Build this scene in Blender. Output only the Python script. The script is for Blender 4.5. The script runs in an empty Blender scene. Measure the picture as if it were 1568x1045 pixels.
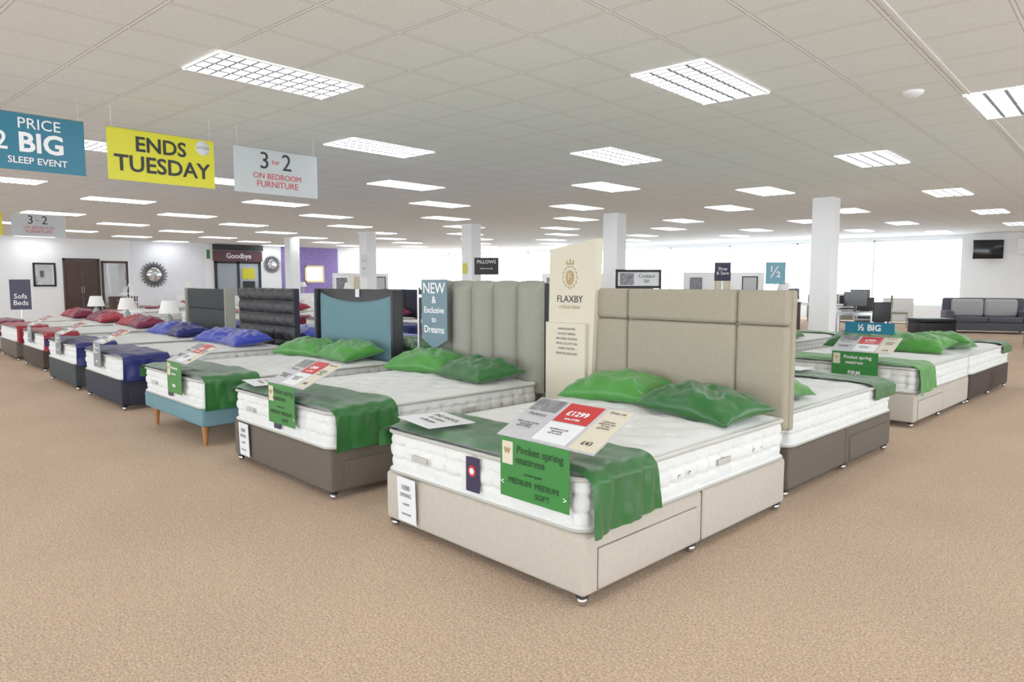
import bpy, bmesh, math, random
from mathutils import Vector, Matrix, noise
random.seed(7)
C=bpy.context; D=bpy.data
scn=C.scene
try:
    scn.view_settings.view_transform='Standard'; scn.view_settings.gamma=1.2
except Exception: pass
R4=math.radians(-4)
c4,s4=math.cos(-R4),math.sin(-R4)
def BW(X,Y,z=0.0): return Vector((c4*X+s4*Y,-s4*X+c4*Y,z))
CEIL=3.06

# ------------------------------------------------------------ materials
def lin(c):
    r=[]
    for v in c[:3]:
        v/=255.0
        r.append(v/12.92 if v<=.04045 else ((v+.055)/1.055)**2.4)
    return (*r,1)
def M(name,col,rough=.7,metal=0,bump=0,scale=150,var=0,vscale=6,emit=0,sheen=0,spec=.4):
    m=D.materials.new(name); m.use_nodes=True
    n=m.node_tree.nodes; l=m.node_tree.links; b=n['Principled BSDF']
    b.inputs['Base Color'].default_value=lin(col)
    b.inputs['Roughness'].default_value=rough; b.inputs['Metallic'].default_value=metal
    b.inputs['Specular IOR Level'].default_value=spec
    if sheen: b.inputs['Sheen Weight'].default_value=sheen
    if emit:
        b.inputs['Emission Color'].default_value=lin(col); b.inputs['Emission Strength'].default_value=emit
    tc=n.new('ShaderNodeTexCoord')
    if bump:
        t=n.new('ShaderNodeTexNoise'); t.inputs['Scale'].default_value=scale; t.inputs['Detail'].default_value=3
        l.new(tc.outputs['Object'],t.inputs['Vector'])
        bp=n.new('ShaderNodeBump'); bp.inputs['Strength'].default_value=bump; bp.inputs['Distance'].default_value=.01
        l.new(t.outputs['Fac'],bp.inputs['Height']); l.new(bp.outputs['Normal'],b.inputs['Normal'])
    if var:
        t=n.new('ShaderNodeTexNoise'); t.inputs['Scale'].default_value=vscale; t.inputs['Detail'].default_value=5
        l.new(tc.outputs['Object'],t.inputs['Vector'])
        r=n.new('ShaderNodeMapRange'); r.inputs['From Min'].default_value=.3; r.inputs['From Max'].default_value=.7
        r.inputs['To Min'].default_value=1-var; r.inputs['To Max'].default_value=1+var
        l.new(t.outputs['Fac'],r.inputs['Value'])
        mx=n.new('ShaderNodeVectorMath'); mx.operation='SCALE'
        mx.inputs[0].default_value=lin(col)[:3]; l.new(r.outputs['Result'],mx.inputs['Scale'])
        l.new(mx.outputs['Vector'],b.inputs['Base Color'])
    return m

def carpet_mat():
    m=D.materials.new('carpet_tan'); m.use_nodes=True
    n=m.node_tree.nodes; l=m.node_tree.links; b=n['Principled BSDF']
    b.inputs['Roughness'].default_value=.95; b.inputs['Specular IOR Level'].default_value=.1
    tc=n.new('ShaderNodeTexCoord')
    a=n.new('ShaderNodeTexNoise'); a.inputs['Scale'].default_value=95; a.inputs['Detail'].default_value=6; a.inputs['Roughness'].default_value=.75
    g=n.new('ShaderNodeTexNoise'); g.inputs['Scale'].default_value=.9; g.inputs['Detail'].default_value=4
    h=n.new('ShaderNodeTexNoise'); h.inputs['Scale'].default_value=22; h.inputs['Detail'].default_value=3
    for q in (a,g,h): l.new(tc.outputs['Object'],q.inputs['Vector'])
    r=n.new('ShaderNodeValToRGB'); e=r.color_ramp.elements
    e[0].position=.34; e[0].color=lin((128,105,86)); e[1].position=.66; e[1].color=lin((218,195,171))
    x=e.new(.5); x.color=lin((180,154,131))
    l.new(a.outputs['Fac'],r.inputs['Fac'])
    ad=n.new('ShaderNodeMath'); ad.operation='ADD'; l.new(g.outputs['Fac'],ad.inputs[0]); l.new(h.outputs['Fac'],ad.inputs[1])
    mr=n.new('ShaderNodeMapRange'); mr.inputs['From Min'].default_value=.7; mr.inputs['From Max'].default_value=1.3
    mr.inputs['To Min'].default_value=.91; mr.inputs['To Max'].default_value=1.08
    l.new(ad.outputs[0],mr.inputs['Value'])
    s=n.new('ShaderNodeVectorMath'); s.operation='SCALE'
    l.new(r.outputs['Color'],s.inputs[0]); l.new(mr.outputs['Result'],s.inputs['Scale'])
    l.new(s.outputs['Vector'],b.inputs['Base Color'])
    bp=n.new('ShaderNodeBump'); bp.inputs['Strength'].default_value=.25; bp.inputs['Distance'].default_value=.005
    l.new(a.outputs['Fac'],bp.inputs['Height']); l.new(bp.outputs['Normal'],b.inputs['Normal'])
    return m

def ceiling_mat():
    m=D.materials.new('ceiling_tiles'); m.use_nodes=True
    n=m.node_tree.nodes; l=m.node_tree.links; b=n['Principled BSDF']
    b.inputs['Roughness'].default_value=.9; b.inputs['Specular IOR Level'].default_value=.1
    tc=n.new('ShaderNodeTexCoord'); sp=n.new('ShaderNodeSeparateXYZ'); l.new(tc.outputs['Object'],sp.inputs[0])
    def line(out,off):
        a=n.new('ShaderNodeMath'); a.operation='ADD'; a.inputs[1].default_value=off+60.0; l.new(out,a.inputs[0])
        d=n.new('ShaderNodeMath'); d.operation='MODULO'; d.inputs[1].default_value=.6; l.new(a.outputs[0],d.inputs[0])
        s=n.new('ShaderNodeMath'); s.operation='SUBTRACT'; s.inputs[1].default_value=.3; l.new(d.outputs[0],s.inputs[0])
        ab=n.new('ShaderNodeMath'); ab.operation='ABSOLUTE'; l.new(s.outputs[0],ab.inputs[0]); return ab.outputs[0]
    lx=line(sp.outputs['X'],5.45); ly=line(sp.outputs['Y'],-2.4)
    mx=n.new('ShaderNodeMath'); mx.operation='MAXIMUM'; l.new(lx,mx.inputs[0]); l.new(ly,mx.inputs[1])
    t=n.new('ShaderNodeMath'); t.operation='GREATER_THAN'; t.inputs[1].default_value=.2905; l.new(mx.outputs[0],t.inputs[0])
    edge_shade=n.new('ShaderNodeMath'); edge_shade.operation='GREATER_THAN'; edge_shade.inputs[1].default_value=.2845; l.new(mx.outputs[0],edge_shade.inputs[0])  # thin shadow beside each grid bar, painted into the tile colour
    no=n.new('ShaderNodeTexNoise'); no.inputs['Scale'].default_value=90; no.inputs['Detail'].default_value=4
    l.new(tc.outputs['Object'],no.inputs['Vector'])
    r=n.new('ShaderNodeValToRGB'); e=r.color_ramp.elements
    e[0].position=.35; e[0].color=lin((236,240,239)); e[1].position=.6; e[1].color=lin((246,250,249))
    l.new(no.outputs['Fac'],r.inputs['Fac'])
    m1=n.new('ShaderNodeMixRGB'); m1.inputs['Color2'].default_value=lin((184,186,183)); l.new(edge_shade.outputs[0],m1.inputs['Fac']); l.new(r.outputs['Color'],m1.inputs['Color1'])
    m2=n.new('ShaderNodeMixRGB'); m2.inputs['Color2'].default_value=lin((254,254,254)); l.new(t.outputs[0],m2.inputs['Fac']); l.new(m1.outputs[0],m2.inputs['Color1'])
    l.new(m2.outputs[0],b.inputs['Base Color'])
    bp=n.new('ShaderNodeBump'); bp.inputs['Strength'].default_value=.12; bp.inputs['Distance'].default_value=.005
    l.new(no.outputs['Fac'],bp.inputs['Height']); l.new(bp.outputs['Normal'],b.inputs['Normal'])
    return m

white_paint=M('wall_white_paint',(240,242,244),.8,bump=.05)
brick_white=M('wall_white_brickpaper',(228,229,236),.8,bump=.4,scale=9,var=.05,vscale=14)
purple_paper=M('purple_damask_wallpaper',(132,112,180),.7,var=.22,vscale=9)
trim_white=M('trim_white',(240,242,244),.45)
m_green=M('satin_green',(50,124,34),.4,bump=.2,scale=14,sheen=.15,var=.16,vscale=5)
m_green2=M('satin_dark_green',(20,84,26),.38,bump=.2,scale=14,sheen=.12,var=.16,vscale=5)
m_blue=M('satin_blue',(14,40,152),.38,bump=.25,scale=14,sheen=.2,var=.14,vscale=5)
m_navy=M('satin_navy',(12,20,88),.4,bump=.2,scale=14,var=.1)
m_red=M('satin_red',(140,14,36),.4,bump=.25,scale=14,var=.14)
m_plum=M('satin_maroon',(104,12,52),.4,bump=.25,scale=14,var=.14)
m_matt=M('mattress_ticking',(214,216,214),.75,bump=.3,scale=60)
m_pipe=M('mattress_piping',(172,170,162),.6)
m_tuft=M('mattress_wool_tuft',(168,164,152),.9)
m_cream=M('cream_fabric',(176,168,155),.85,bump=.25,scale=420,var=.04,vscale=30)
m_taupe=M('taupe_fabric',(84,75,66),.85,bump=.25,scale=420,var=.06,vscale=30)
m_brown=M('brown_fabric',(56,43,37),.85,bump=.25,scale=400,var=.06,vscale=30)
m_teal=M('teal_fabric',(88,124,134),.8,bump=.25,scale=400,var=.05,vscale=30)
m_navyf=M('navy_fabric',(20,22,40),.8,bump=.25,scale=400,var=.06,vscale=30)
m_slate=M('slate_fabric',(42,46,48),.8,bump=.25,scale=400,var=.06,vscale=30)
m_greyf=M('stone_fabric',(138,138,126),.8,bump=.25,scale=400,var=.05,vscale=30)
m_sofa=M('sofa_blue_grey_fabric',(74,78,88),.85,bump=.25,scale=300,var=.06,vscale=20)
m_sofac=M('sofa_light_cushion',(170,170,172),.85,bump=.25,scale=300,var=.06,vscale=20)
m_oat=M('oat_fabric',(150,142,123),.85,bump=.25,scale=420,var=.04,vscale=30)
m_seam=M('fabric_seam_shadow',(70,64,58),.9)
m_black=M('black_matt',(12,12,14),.5)
m_dark=M('charcoal_leather',(15,17,22),.45,bump=.1,scale=200)
m_chrome=M('castor_chrome',(190,190,192),.2,1)
m_wood=M('light_wood',(160,106,58),.45,var=.15,vscale=12)
m_dwood=M('dark_wood',(62,42,37),.4,var=.15,vscale=7)
m_paper=M('paper_white',(218,221,224),.4)
m_paperg=M('paper_printed_grey',(178,178,182),.4,var=.06,vscale=30)
m_card=M('card_cream',(204,196,174),.5)
m_gcard=M('card_green',(40,114,46),.35)
m_tcard=M('card_teal',(12,104,132),.4)
m_ycard=M('card_yellow',(212,206,10),.4)
m_rcard=M('card_red',(182,40,40),.4)
m_gycard=M('card_grey',(110,122,126),.4)
m_slcard=M('card_slate_blue',(86,114,126),.4)
m_pcard=M('card_purple',(34,28,62),.4)
m_ink=M('ink_black',(14,16,18),.5)
m_inkw=M('ink_white',(240,242,244),.5)
m_inkdg=M('ink_dark_green',(10,46,22),.5)
m_inkr=M('ink_red',(198,50,56),.5)
m_inkg=M('ink_gold',(160,134,72),.4)
m_inkgy=M('ink_grey',(96,95,92),.5)
m_photo=M('photo_print',(118,118,122),.4,var=.5,vscale=18)
m_alu=M('aluminium',(190,192,195),.3,1)
m_string=M('hanging_wire',(215,215,215),.4)
m_mirror=M('mirror_glass',(225,228,232),.03,1)
m_screen=M('screen_black',(12,13,16),.15)
m_gold=M('gilt_frame',(196,172,120),.35,.6)
m_shade=M('lamp_shade',(232,232,228),.8)
def glassmat(name,tint,fac):
    m=D.materials.new(name); m.use_nodes=True; n=m.node_tree.nodes; l=m.node_tree.links
    for x in list(n): n.remove(x)
    o=n.new('ShaderNodeOutputMaterial'); t=n.new('ShaderNodeBsdfTransparent'); t.inputs[0].default_value=lin(tint)
    g=n.new('ShaderNodeBsdfGlossy'); g.inputs['Roughness'].default_value=.02
    x=n.new('ShaderNodeMixShader'); x.inputs[0].default_value=fac
    l.new(t.outputs[0],x.inputs[1]); l.new(g.outputs[0],x.inputs[2]); l.new(x.outputs[0],o.inputs[0]); return m
m_glass=glassmat('window_glass',(250,253,255),.05)
m_acryl=glassmat('clear_acrylic',(238,242,242),.12)
m_emit=D.materials.new('light_tube_diffuser'); m_emit.use_nodes=True
_b=m_emit.node_tree.nodes['Principled BSDF']; _b.inputs['Emission Color'].default_value=(.95,.985,1,1); _b.inputs['Emission Strength'].default_value=10.5
_b.inputs['Base Color'].default_value=(.8,.8,.8,1)
m_louvre=M('light_louvre',(132,136,142),.5)

# ------------------------------------------------------------ mesh helpers
def link(o):
    scn.collection.objects.link(o); return o
def obj(name,me,parent=None,mw=None):
    o=link(D.objects.new(name,me))
    if parent is not None: o.parent=parent
    if mw is not None:
        if parent is not None: o.matrix_basis=mw
        else: o.matrix_world=mw
    return o
def empty(name,mw):
    o=link(D.objects.new(name,None)); o.empty_display_size=.2; o.matrix_world=mw; return o
def T(x,y,z): return Matrix.Translation((x,y,z))
def RX(d): return Matrix.Rotation(math.radians(d),4,'X')
def RY(d): return Matrix.Rotation(math.radians(d),4,'Y')
def RZ(d): return Matrix.Rotation(math.radians(d),4,'Z')
def smooth(me,ang=40):
    me.polygons.foreach_set('use_smooth',[True]*len(me.polygons))
    try: me.set_sharp_from_angle(angle=math.radians(ang))
    except Exception: pass
def boxes(name,lst,mat,bevel=0,seg=2):
    """lst of (x0,x1,y0,y1,z0,z1)[,matindex]"""
    mats=mat if isinstance(mat,(list,tuple)) else [mat]
    bm=bmesh.new()
    for b in lst:
        x0,x1,y0,y1,z0,z1=b[:6]; mi=b[6] if len(b)>6 else 0
        r=bmesh.ops.create_cube(bm,size=1)
        vs=r['verts']
        for v in vs: v.co=Vector(((x0+x1)/2+v.co.x*(x1-x0),(y0+y1)/2+v.co.y*(y1-y0),(z0+z1)/2+v.co.z*(z1-z0)))
        fs={f for v in vs for f in v.link_faces}
        for f in fs: f.material_index=mi
        if bevel:
            es=list({e for v in vs for e in v.link_edges})
            bmesh.ops.bevel(bm,geom=es,offset=bevel,segments=seg,profile=.5,affect='EDGES')
    me=D.meshes.new(name); bm.to_mesh(me); bm.free()
    for m in mats: me.materials.append(m)
    if bevel: smooth(me,35)
    return me
def gridmesh(name,fn,nu,nv,mat,sm=True,closeu=False):
    vs=[];fs=[]
    for i in range(nu+(0 if closeu else 1)):
        for j in range(nv+1): vs.append(fn(i/nu,j/nv))
    N=nv+1; K=nu if closeu else nu+1
    for i in range(nu):
        i2=(i+1)%K
        for j in range(nv): fs.append((i*N+j,i2*N+j,i2*N+j+1,i*N+j+1))
    me=D.meshes.new(name); me.from_pydata(vs,[],fs); me.materials.append(mat)
    if sm: me.polygons.foreach_set('use_smooth',[True]*len(me.polygons))
    return me
def lathe(name,prof,mat,n=20):
    return gridmesh(name,lambda a,t:(prof_at(prof,t)[0]*math.cos(a*2*math.pi),prof_at(prof,t)[0]*math.sin(a*2*math.pi),prof_at(prof,t)[1]),n,len(prof)-1,mat,True,True)
def prof_at(p,t):
    return p[min(len(p)-1,int(round(t*(len(p)-1))))]
def join_meshes(name,lst,mats):
    bm=bmesh.new()
    for me,mw,mi in lst:
        t=me.copy(); t.transform(mw)
        n0=len(bm.faces); bm.from_mesh(t); bm.faces.ensure_lookup_table()
        for f in bm.faces[n0:]: f.material_index=mi
        D.meshes.remove(t)
    me=D.meshes.new(name); bm.to_mesh(me); bm.free()
    for m in mats: me.materials.append(m)
    return me
_tc={}
def textmesh(s,size,mat,bold=0,align='CENTER'):
    k=(s,size,mat.name,bold,align)
    if k in _tc: return _tc[k]
    cu=D.curves.new('txt','FONT'); cu.body=s; cu.size=size; cu.align_x=align; cu.align_y='CENTER'
    cu.extrude=.0006; cu.offset=bold; cu.resolution_u=3; cu.space_line=.95
    o=link(D.objects.new('txt',cu)); C.view_layer.update()
    me=D.meshes.new_from_object(o.evaluated_get(C.evaluated_depsgraph_get()))
    D.objects.remove(o); me.materials.clear(); me.materials.append(mat); me.transform(RX(90))
    _tc[k]=me; return me
def card(parent,name,w,h,mat,mw,texts=(),patches=(),thick=.004,back=None):
    o=obj(name,boxes(name,[(-w/2,w/2,0,thick,0,h)],mat),parent,mw)
    for i,p in enumerate(patches):
        obj(name+'_panel_%d'%(i+1),boxes(name,[(p[0],p[1],-.0015-.0004*i,0,p[2],p[3])],p[4]),parent,mw)
    for i,t in enumerate(texts):
        obj(name+'_lettering_%d'%(i+1),textmesh(t[0],t[3],t[4],t[5] if len(t)>5 else 0,t[6] if len(t)>6 else 'CENTER'),parent,mw@T(t[1],-.005,t[2]))
    return o

# ------------------------------------------------------------ room
U0,U1,V0,V1=-31.0,8.0,-8.0,29.0
obj('floor',boxes('floor',[(U0-.3,U1+.3,V0-.3,V1+.3,-.1,0)],carpet_mat()))
obj('ceiling',boxes('ceiling',[(U0-.3,U1+.3,V0-.3,V1+.3,CEIL,CEIL+.12)],ceiling_mat()))
SILL,HEAD=.55,2.95
def wall_x(name,u,t,spans,vmin,vmax):
    L=[]; cur=vmin
    for a,b in spans:
        if a>cur: L.append((u,u+t,cur,a,0,CEIL))
        L+= [(u,u+t,a,b,0,SILL),(u,u+t,a,b,HEAD,CEIL)]; cur=b
    if cur<vmax: L.append((u,u+t,cur,vmax,0,CEIL))
    obj(name,boxes(name,L,white_paint))
def wall_y(name,v,t,spans,umin,umax):
    L=[]; cur=umin
    for a,b in spans:
        if a>cur: L.append((cur,a,v,v+t,0,CEIL))
        L+= [(a,b,v,v+t,0,SILL),(a,b,v,v+t,HEAD,CEIL)]; cur=b
    if cur<umax: L.append((cur,umax,v,v+t,0,CEIL))
    obj(name,boxes(name,L,white_paint))
wall_x('wall_left',U0-.3,.3,[(22.6,28.6)],V0,V1)
wall_y('wall_back',V1,.3,[(-30.6,-4.8)],U0-.3,U1+.3)
wall_x('wall_right',U1,.3,[(-7.6,16.0)],V0,V1)  # opening added out of view to let extra daylight in
wall_y('wall_front',V0-.3,.3,[(-28,7.6)],U0-.3,U1+.3)  # opening behind the camera, added for extra daylight
wn=[0]
def window(axis,pos,a,b,n,glass=True):
    wn[0]+=1
    e=empty('window_%d'%wn[0],Matrix.Identity(4)); L=[]; t=.06
    for i in range(n+1):
        p=a+(b-a)*i/n; w=.035
        L.append((p-w,p+w,SILL,HEAD))
    L2=[(a,b,SILL,SILL+.06),(a,b,HEAD-.06,HEAD)]
    out=[]
    for q in L+L2:
        if axis=='y': out.append((q[0],q[1],pos-t/2,pos+t/2,q[2],q[3]))
        else: out.append((pos-t/2,pos+t/2,q[0],q[1],q[2],q[3]))
    obj('window_frame',boxes('wf',out,trim_white),e)
    g=(a,b,pos-.004,pos+.004,SILL,HEAD) if axis=='y' else (pos-.004,pos+.004,a,b,SILL,HEAD)
    if glass: obj('window_pane',boxes('wg',[g],m_glass),e)
window('y',V1+.15,-30.6,-4.8,9)
window('x',U0-.15,22.6,28.6,2)
window('x',U1+.15,-7.6,16,9,False)  # unseen windows, added to brighten the near end and ceiling
window('y',V0-.15,-28,7.6,13,False)  # unseen too, added as a daylight source behind the camera
obj('baseboard_left',boxes('b',[(U0,U0+.02,V0,8.7,0,.12),(U0,U0+.02,11.3,14.5,0,.12),(U0,U0+.02,17.1,V1,0,.12)],trim_white))
obj('baseboard_back',boxes('b',[(U0+.02,U1,V1-.02,V1,0,.12)],trim_white))
obj('trim_1',boxes('b',[(-1.215,-1.19,V0,V1,CEIL-.005,CEIL)],trim_white))
obj('pavement_outside',boxes('g',[(-90,60,-60,90,-.35,-.11)],M('paving',(226,228,230),.9,bump=.2,scale=20)))

# columns
for u in (-4.7,-9.6,-14.5,-19.4,-24.1):
    v=14.46; w=.2
    obj('column',boxes('column',[(-w,w,-w,w,0,CEIL),(-w-.015,w+.015,-w-.015,w+.015,0,.12)],white_paint,.008,1),None,T(u,v,0))

# ceiling lights
def light_mesh():
    L=[(-.3,.3,-.6,.6,-.006,-.001,0)]
    f=.016
    L+=[(-.3,-.3+f,-.6,.6,-.014,0,1),(.3-f,.3,-.6,.6,-.014,0,1),(-.3,.3,-.6,-.6+f,-.014,0,1),(-.3,.3,.6-f,.6,-.014,0,1)]
    for i in range(1,4):
        x=-.3+.6*i/4; L.append((x-.014,x+.014,-.59,.59,-.011,-.006,2))
    for i in range(1,12):
        y=-.6+1.2*i/12; L.append((-.29,.29,y-.010,y+.010,-.011,-.006,2))
    return boxes('ceiling_light',L,[m_emit,trim_white,m_louvre])
lm=light_mesh()
usB=[-5.15-4.2*i for i in range(-3,7)]
usA=[-2.75-4.2*i for i in range(-2,7)]
for us,v0 in ((usA,5.4),(usB,3.0)):
    for u in us:
        if not(U0+.6<u<U1-.6): continue
        for j in range(-3,6):
            v=v0+4.8*j
            if V0+.8<v<V1-.8: obj('ceiling_light',lm,None,T(u,v,CEIL))
obj('smoke_detector',lathe('sd',[(.0,-.045),(.04,-.045),(.055,-.03),(.075,-.025),(.08,0)],trim_white,24),None,T(-1.54,6.8,CEIL))

# ------------------------------------------------------------ bed parts
W,L=1.54,2.0
def rrect(w,l,r,step=.02):
    segs=[((w/2-r),-(l/2-r),-90),((w/2-r),(l/2-r),0),(-(w/2-r),(l/2-r),90),(-(w/2-r),-(l/2-r),180)]
    res=[]
    for k,(cx,cy,a0) in enumerate(segs):
        na=8
        for i in range(na+1):
            a=math.radians(a0+90*i/na); res.append((cx+r*math.cos(a),cy+r*math.sin(a),math.cos(a),math.sin(a)))
        nx=segs[(k+1)%4]; a=math.radians(a0+90)
        ex,ey=cx+r*math.cos(a),cy+r*math.sin(a); fx,fy=nx[0]+r*math.cos(a),nx[1]+r*math.sin(a)
        d=math.hypot(fx-ex,fy-ey); m=int(d/step)
        for i in range(1,m): res.append((ex+(fx-ex)*i/m,ey+(fy-ey)*i/m,math.cos(a),math.sin(a)))
    return res
def mattress_mesh(z0,z1):
    P=rrect(W,L,.09); n=len(P); h=z1-z0
    s=[0]
    for i in range(1,n): s.append(s[-1]+math.hypot(P[i][0]-P[i-1][0],P[i][1]-P[i-1][1]))
    tot=s[-1]; k=round(tot/.125)
    prof=[(-.05,z0),(-.012,z0),(.006,z0+.003),(.011,z0+.012),(.006,z0+.02),(-.014,z0+.027)]
    ns=22
    for i in range(ns+1):
        t=i/ns; prof.append((-.008+.012*math.sin(math.pi*t),z0+.03+(h-.06)*t,t))
    prof+=[(-.014,z1-.027),(.006,z1-.02),(.012,z1-.012),(.006,z1-.003),(-.010,z1),(-.02,z1-.010),(-.05,z1+.001)]
    vs=[];fs=[];mi=[];N=len(prof)
    for i,(x,y,nx,ny) in enumerate(P):
        ph=s[i]/tot*k*2*math.pi
        for p in prof:
            o=p[0]
            if len(p)>2:
                t=p[2]
                rows=math.exp(-((t-.3)/.06)**2)+math.exp(-((t-.7)/.06)**2)
                cc=(.5+.5*math.cos(ph))
                o-= .022*rows*(.35+.65*cc**3)
                o-= .018*cc**8*(.5+.5*math.sin(math.pi*t))
                o+=.006*noise.noise(Vector((x*9,y*9,p[1]*14)))
            vs.append((x+nx*o,y+ny*o,p[1]))
    for i in range(n):
        i2=(i+1)%n
        for j in range(N-1):
            fs.append((i*N+j,i2*N+j,i2*N+j+1,i*N+j+1)); mi.append(1 if (1<=j<=3 or N-7<=j<=N-5) else 0)
    def topz(x,y,w2,l2):
        e=max(0,min(1,(w2-abs(x))/.15,(l2-abs(y))/.15))
        z=z1+.026*(1-(1-e)**2)+(.006*noise.noise(Vector((x*5,y*5,1)))+.004*noise.noise(Vector((x*14,y*14,1))))*e
        for ox in (0,.5):
            dx=(x/.3+ox-round(x/.3+ox))*.3; dy=(y/.3+ox-round(y/.3+ox))*.3
            d2=dx*dx+dy*dy
            z-=(.016*math.exp(-d2/.0009)+.012*math.exp(-d2/.006))*e
        return z
    base=len(vs); nx_,ny_=90,118; r=.05; w2,l2=W/2-.045,L/2-.045
    for i in range(nx_+1):
        for j in range(ny_+1):
            x=-w2+2*w2*i/nx_; y=-l2+2*l2*j/ny_
            ax,ay=abs(x)-(w2-r),abs(y)-(l2-r)
            if ax>0 and ay>0:
                d=math.hypot(ax,ay)
                if d>r: x=math.copysign(w2-r+ax*r/d,x); y=math.copysign(l2-r+ay*r/d,y)
            vs.append((x,y,topz(x,y,w2,l2)))
    for i in range(nx_):
        for j in range(ny_):
            a=base+i*(ny_+1)+j; fs.append((a,a+ny_+1,a+ny_+2,a+1)); mi.append(0)
    # wool tufts on top and stitched tufts on the border
    def tuft(c,nrm,rad,hh):
        nrm=Vector(nrm).normalized(); a=nrm.orthogonal().normalized(); b=nrm.cross(a); c=Vector(c)
        b0=len(vs); m=8
        for q in range(m):
            an=2*math.pi*q/m; vs.append(tuple(c+(a*math.cos(an)+b*math.sin(an))*rad))
        for q in range(m):
            an=2*math.pi*q/m; vs.append(tuple(c+(a*math.cos(an)+b*math.sin(an))*rad*.7+nrm*hh*.8))
        vs.append(tuple(c+nrm*hh))
        for q in range(m):
            q2=(q+1)%m
            fs.append((b0+q,b0+q2,b0+m+q2,b0+m+q)); mi.append(2)
            fs.append((b0+m+q,b0+m+q2,b0+2*m)); mi.append(2)
    for ox in (0,.5):
        for i in range(-4,5):
            for j in range(-5,6):
                x=(i+ox)*.3; y=(j+ox)*.3
                if abs(x)<w2-.07 and abs(y)<l2-.07: tuft((x,y,topz(x,y,w2,l2)-.001),(0,0,1),.011,.007)
    for q in range(k):
        sl=tot*q/k
        i=min(range(n),key=lambda w_:abs(s[w_]-sl)); x,y,nx,ny=P[i]
        for t in (.3,.7):
            o=-.008+.012*math.sin(math.pi*t)-.022-.018*(.5+.5*math.sin(math.pi*t))
            tuft((x+nx*(o-.001),y+ny*(o-.001),z0+.03+(h-.06)*t),(nx,ny,0),.008,.008)
    me=D.meshes.new('mattress'); me.from_pydata(vs,[],fs)
    for m in (m_matt,m_pipe,m_tuft): me.materials.append(m)
    me.polygons.foreach_set('material_index',mi)
    me.polygons.foreach_set('use_smooth',[True]*len(fs))
    me.transform(T(0,L/2,0))
    return me
ZB,ZM=.345,.60
matt=mattress_mesh(ZB,ZM)
ZT=ZM+.022
castor=join_meshes('castor',[(lathe('a',[(0,0),(.014,.002),(.023,.012),(.026,.024),(.023,.036),(.014,.046),(0,.048)],m_chrome,14),T(0,0,0),0),
   (lathe('b',[(.03,.042),(.03,.052),(.012,.052),(.012,.06)],m_black,14),T(0,0,0),1)],[m_chrome,m_black])
_base={}
def base_mesh(mat):
    if mat.name in _base: return _base[mat.name]
    z0,z1=.055,ZB-.002
    bl=[(-W/2,W/2,0,L/2-.004,z0,z1),(-W/2,W/2,L/2+.004,L,z0,z1)]
    me=boxes('divan_base',bl,mat,.022,3)
    dr=boxes('dr',[(W/2-.01,W/2+.009,.1,.93,z0+.02,z0+.21),(-W/2-.009,-W/2+.01,.1,.93,z0+.02,z0+.21)],mat,.006,2)
    gl=[]
    for sx in (-1,1):
        xa,xb=sorted((sx*(W/2-.005),sx*(W/2+.0015)))
        gl.append((xa,xb,.096,.934,z0+.017,z0+.213)); 
    gl.append((-W/2+.01,W/2-.01,L/2-.006,L/2+.006,z0+.01,z1-.01))
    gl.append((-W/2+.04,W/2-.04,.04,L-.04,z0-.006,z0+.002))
    gr=boxes('gr',gl,mat)
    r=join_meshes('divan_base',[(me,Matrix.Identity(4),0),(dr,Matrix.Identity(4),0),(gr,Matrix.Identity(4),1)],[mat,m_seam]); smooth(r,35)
    _base[mat.name]=r; return r
def leg_base(mat):
    return boxes('platform',[(-W/2,W/2,0,L,.19,ZB-.002)],mat,.02,3)
leg=lathe('leg',[(.014,0),(.018,.02),(.026,.12),(.032,.2)],m_wood,16)
_run={}
def runner_mesh(mat,seed,drop=.24,y0=.0,wid=.5,skew=.06,dropl=.1):
    k=(mat.name,seed,drop,y0,wid)
    if k in _run: return _run[k]
    hw=W/2+.014; total=2*hw+drop+dropl
    def f(a,b):
        p=a*total-dropl; y=y0+wid*b+skew*(a-.5)
        nz=noise.noise(Vector((a*7+seed,b*3,seed)))*.012+.004*noise.noise(Vector((a*20,b*6+seed,3)))
        nz+=.006*math.sin(b*20+a*6+seed)*(.5+.5*math.sin(a*7+seed))
        if p<0:
            x=-hw-.004-abs(nz); z=ZM-.01+p
        elif p>2*hw:
            q=p-2*hw; x=hw+.008+abs(nz)*1.6+.10*(.5+.5*math.sin(b*12+seed))*q; z=ZM-.012-q+.03*(b-.5)*q/.24; y+=.10*q*(b-.6)
        else:
            x=-hw+p; ed=min(p,2*hw-p)
            z=ZM+.038-.043*math.exp(-ed/.03)+nz*(1-math.exp(-ed/.05))
            yy=min(1,max(0,(y-0)/.07)); z-=.018*(1-yy)
        return (x,y,z)
    me=gridmesh('bed_runner',f,170,44,mat)
    _run[k]=me; return me
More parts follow.
